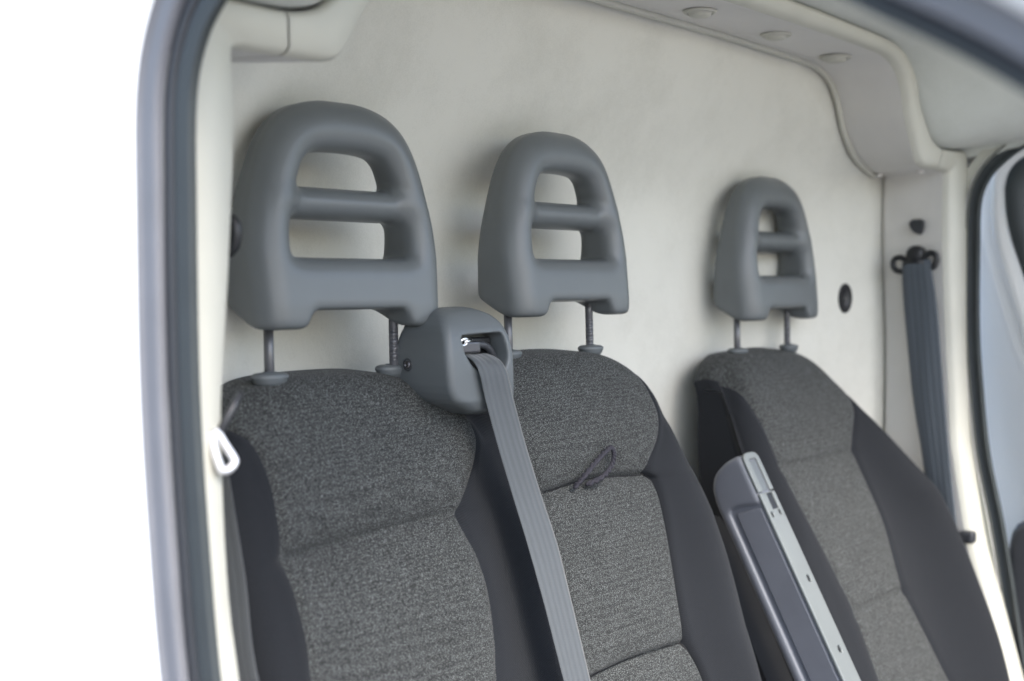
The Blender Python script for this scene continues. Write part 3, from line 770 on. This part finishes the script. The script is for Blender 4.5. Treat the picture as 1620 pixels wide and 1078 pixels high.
rg = [(1.214 + .007 * math.cos(a), 1.118 - .002 * math.sin(a), -.0755 + .0045 * math.sin(a)) for a in np.linspace(0, 2 * math.pi, 25)]
mesh('bolt_ring', *tube(rg, .0022, 8, caps=False), M['metal'], hood)
V, Fc = tube([(1.214, 1.117, -.0755), (1.228, 1.117, -.0735)], [.0025, .0018], 8); mesh('bolt_ring', V, Fc, M['metal'], hood)
arcp = [(1.252 + .036 * math.sin(a), 1.132 - .006 * math.cos(a), -.112 + .032 * math.cos(a)) for a in np.linspace(-.5, 1.35, 16)]
mesh('belt_roller', *tube(arcp, .005, 10), M['dark_plastic'], hood)

# ------------------------------------------------------------------ webbing
def ribbon(name, keys, m, parent, width=.05, th=.0013, n=14, bow=.0, label=None):
    """keys: left edge xyz + right edge xyz"""
    K = catmull(keys, n); V = []; uv = []; nc = 13; s = 0
    prev = None
    for k in K:
        a = Vector(k[:3]); b = Vector(k[3:]); c = (a + b) / 2
        if prev is not None: s += (c - prev).length
        prev = c
        V.append((a, b)); uv.append(s)
    P = []; U = []
    for i, (a, b) in enumerate(V):
        i2 = min(i + 1, len(V) - 1); i1 = max(i - 1, 0)
        t = ((V[i2][0] + V[i2][1]) - (V[i1][0] + V[i1][1])).normalized(); nrm_ = t.cross(b - a).normalized()
        for sd_ in (1, -1):
            for j in range(nc):
                q = j / (nc - 1); edge = (1 - abs(2 * q - 1) ** 8)
                fold = bow * math.sin(q * math.pi) + .0006 * math.sin(q * 9 + uv[i] * 13)
                P.append(a.lerp(b, q) + nrm_ * (fold + sd_ * th * .5 * (edge + .25))); U.append((q if sd_ > 0 else q, uv[i]))
    ring_n = 2 * nc; Fc = []
    order = list(range(nc)) + list(range(2 * nc - 1, nc - 1, -1))
    for i in range(len(V) - 1):
        for j in range(ring_n):
            a0 = i * ring_n + order[j]; a1 = i * ring_n + order[(j + 1) % ring_n]; Fc.append((a0, a1, a1 + ring_n, a0 + ring_n))
    return mesh(name, P, Fc, m, parent, uvs=U, label=label)
cb = thing('seat_belt', (1.28, 1.12, -.10), 'grey webbing seat belt coming out of the hood between the two left headrests', 'seat belt')
ribbon('webbing', [
    (1.229, 1.142, -.094, 1.284, 1.142, -.095), (1.2250, 1.128, -.0940, 1.2800, 1.128, -.0955), (1.2210, 1.108, -.101, 1.2770, 1.107, -.104), (1.2240, 1.100, -.116, 1.2800, 1.099, -.120),
    (1.2340, 1.099, -.150, 1.2920, 1.098, -.156), (1.2520, 1.094, -.210, 1.3100, 1.092, -.217),
    (1.2720, 1.084, -.280, 1.3300, 1.081, -.288), (1.2820, 1.066, -.345, 1.3400, 1.062, -.353),
    (1.2870, 1.042, -.420, 1.3400, 1.037, -.430), (1.2920, 1.016, -.510, 1.3420, 1.010, -.520), (1.300, .975, -.65, 1.346, .968, -.66), (1.305, .935, -.80, 1.35, .928, -.81)],
    M['web_grey'], cb)

fb = thing('seat_belt', (2.59, 1.08, .04), 'dark slate seat belt hanging from a black guide on the far pillar', 'seat belt')
# guide: black loop on the pillar's inner face (X = 2.61), spans Y
def guide(parent, xs_, yc, zc, sgn, flipx=1):
    X0 = xs_
    pl = []
    loop = [(.0, -.020), (.022, -.019), (.040, -.012), (.047, .002), (.044, .014), (.032, .018), (.020, .008), (.0, .002), (-.020, .004), (-.032, .009), (-.044, .006), (-.048, -.006), (-.041, -.018), (-.022, -.021), (0, -.020)]
    P = [(X0 - sgn * .013, yc - y, zc + z) for y, z in loop]
    pl.append(tube(catmull(P, 6), .0062, 10, caps=False))
    pl.append(tube([(X0 - sgn * .012, yc - .022, zc - .002), (X0 - sgn * .012, yc + .022, zc - .004)], .0085, 10))
    V, Fc = merge(*pl); g_ = mesh('belt_guide', V, Fc, M['black_plastic'], parent)
    Vv, Ff = lathe([(.020, .010), (.020, -.006), (.018, -.012), (.013, -.015), (.0003, -.016)], (X0 - sgn * .006, yc, zc + .014), 24, axis='X')
    if sgn < 0: Vv = [(2 * (X0 + .006) - p[0], p[1], p[2]) for p in Vv]
    mesh('bolt_cap', Vv, Ff, M['black_plastic'], g_)
guide(fb, 2.604, 1.090, .048, 1)
ribbon('webbing', [(2.590, 1.115, .052, 2.590, 1.054, .052), (2.586, 1.116, .030, 2.586, 1.050, .028), (2.588, 1.112, -.04, 2.588, 1.040, -.04), (2.588, 1.101, -.14, 2.586, 1.029, -.14), (2.588, 1.088, -.25, 2.584, 1.017, -.25), (2.586, 1.067, -.36, 2.58, 1.004, -.36), (2.586, 1.053, -.46, 2.578, .991, -.46), (2.59, 1.04, -.58, 2.58, .98, -.58), (2.60, 1.06, -.75, 2.60, .99, -.75)], M['web_dark'], fb, bow=.003)
rbox('anchor', (2.60, .972, -.525), (.012, .016, .013), .006, .003, M['dark_plastic'], fb)
# slot cover above the guide (trapezoid hole with black lining)
ps = chaikin([(1.112, .137), (1.074, .139), (1.076, .112), (1.084, .103), (1.104, .112)], 1, True)
Vs = [(2.6045, p[0], p[1]) for p in ps] + [(2.598, 1.092 + (p[0] - 1.092) * .86, .122 + (p[1] - .122) * .84) for p in ps]
ns = len(ps)
mesh('slot_cover', Vs, grid_faces(2, ns, wrap=True) + [tuple(range(ns, 2 * ns))], M['dark_plastic'], fb, smooth=False)

nb_ = thing('seat_belt', (.80, 1.05, .04), 'grey seat belt with a bright steel tongue hanging on the pillar beside the open door', 'seat belt')
guide(nb_, .777, 1.085, .048, -1)
ribbon('webbing', [(.782, 1.118, .052, .782, 1.062, .052), (.782, 1.118, .030, .782, 1.062, .028), (.778, 1.112, -.04, .778, 1.068, -.04), (.776, 1.104, -.12, .776, 1.058, -.12), (.783, 1.086, -.20, .786, 1.048, -.20), (.788, 1.074, -.30, .796, 1.036, -.30), (.788, 1.060, -.40, .797, 1.018, -.40), (.79, 1.04, -.55, .81, .965, -.55), (.79, 1.0, -.75, .81, .94, -.75)], M['web_grey'], nb_)
# steel tongue: flat rounded loop
tc_ = [(.7455, 1.012, -.146), (.7530, 1.012, -.147), (.7590, 1.010, -.158), (.7680, 1.006, -.174), (.7690, 1.004, -.180), (.7640, 1.003, -.185), (.7575, 1.003, -.188), (.7500, 1.003, -.187), (.7470, 1.004, -.180), (.7440, 1.008, -.164)]
tc_ = [(.749 + (x - .757) * .86, y, -.162 + (z + .167) * .88) for x, y, z in tc_]
tcl = catmull(tc_ + tc_[:1], 6)
mesh('tongue', *tube(tcl, .0042, 10, caps=False, sx=1.0), M['tongue_metal'], nb_)
mesh('tongue_strap', *tube([(.775, 1.015, -.108), (.764, 1.013, -.122), (.748, 1.012, -.144)], [.0035, .004, .0045], 8), M['dark_plastic'], nb_)

# ------------------------------------------------------------------ folded-up armrest of the driver seat
AX = 1.912
a_top = Vector((AX, 1.113, -.2945)); adir = Vector((0, -.478, -.878)).normalized()      # down along the armrest
afr = Vector((0, -.878, .478)).normalized()                                            # towards the front (local -y)
def to_arm(V):
    V = np.asarray(V); return np.array(a_top)[None] + V[:, [0]] * np.array([[1, 0, 0]]) - V[:, [1]] * np.array(afr)[None] - V[:, [2]] * np.array(adir)[None] 
# local: x 0..W, y 0 (front) .. D (back), z 0 (top) .. -LEN
AW, AD, AL = .056, .088, .66
def f_arm(X, Y, Z):
    P = rpoly([(.0, .0), (.035, .001), (.066, -.010), (.082, -.030), (AD, -.06), (AD, -AL), (.0, -AL)], .014)
    d2 = poly_sdf(P, Y[0], Z[0])[None]
    b = ext(d2, abs(X - AW / 2) - AW / 2, .011)
    rc = rpoly([(-.03, -.088), (.014, -.090), (.040, -.080), (.068, -.078), (.068, -AL - .1), (-.03, -AL - .1)], .014)
    dr = poly_sdf(rc, Y[0], Z[0])[None]
    rec = np.maximum(dr, X - .0055)
    return smax(b, -rec, .006)
Va, Fa = surface_net(f_arm, (-.006, -.006, -AL - .006), (AW + .006, AD + .006, .006), .0026)
arm = mesh('armrest', to_arm(Va), Fa, M['armrest_plastic'], drv)
pp_ = rpoly([(.006, -.0965), (.0585, -.0885), (.0585, -AL + .02), (.006, -AL + .02)], .006)
Va, Fa = surface_net(lambda X, Y, Z: ext(poly_sdf(pp_, Y[0], Z[0])[None], abs(X - .005) - .0018, .0012), (.0, -.002, -AL), (.011, .07, -.08), .0016)
mesh('side_panel', to_arm(Va), Fa, M['armrest_plastic'], arm)
def f_strip(X, Y, Z):
    P = rpoly([(.002, .0005), (.0535, .0005), (.0535, -AL), (.002, -AL)], .018)
    d2 = poly_sdf(P, X[:, 0, :], Z[:, 0, :])[:, None, :]
    b = ext(d2, abs(Y + .001) - .003, .0015)
    s1 = ext(box3(X, X * 0, Z, (.029, 0, -.044), (.0125, .1, .031), .006), Y * 0 - 1, 0)
    x2, z2 = X, Z
    s1 = np.hypot(np.maximum(abs(X - .029) - .009, 0), np.maximum(abs(Z + .043) - .027, 0)) - .0035
    s2 = np.maximum(abs(X - .033) - .0105, abs(Z + .0915) - .0145)
    s3 = np.hypot(X - .013, (Z + .115) / 1.25) - .0042; s4 = np.hypot(X - .040, (Z + .114) / 1.25) - .0042
    s5 = np.hypot(X - .036, (Z + .235) / 1.25) - .0052; s6 = np.hypot(X - .032, (Z + .360) / 1.25) - .0052; s7 = np.hypot(X - .030, (Z + .50) / 1.25) - .0052
    gp = np.maximum(abs(Z + .074) - .0012, 0 * X - .001)
    holes = np.minimum.reduce([s1, s2, s3, s4, s5, s6, s7, gp])
    return np.maximum(b, -holes)
Va, Fa = surface_net(f_strip, (-.003, -.0055, -AL - .004), (AW + .003, .003, .004), .00145)
mesh('underside_strip', to_arm(Va), Fa, M['armrest_strip'], arm)
def abox(nm, c, hsz, r, h, mm):
    V_, F_ = surface_net(lambda X, Y, Z: box3(X, Y, Z, c, hsz, r), [c[i] - hsz[i] - 2 * h for i in range(3)], [c[i] + hsz[i] + 2 * h for i in range(3)], h)
    mesh(nm, to_arm(V_), F_, M[mm], arm)
abox('release_handle', (.029, .0012, -.043), (.0105, .002, .0285), .0015, .0012, 'grey_plastic')
abox('slot_lining', (.033, .0005, -.0915), (.0125, .0012, .0165), .0005, .0012, 'black_plastic')
for (x_, z_) in [(.013, -.115), (.040, -.114), (.036, -.235), (.032, -.36), (.030, -.50)]:
    Vv, Ff = lathe([(.0062, .002), (.0062, -.0002), (.0003, -.0002)], (x_, .0, z_), 16, 1, 1.25, axis='Y')
    mesh('screw_hole', to_arm(Vv), Ff, M['black_plastic'], arm)
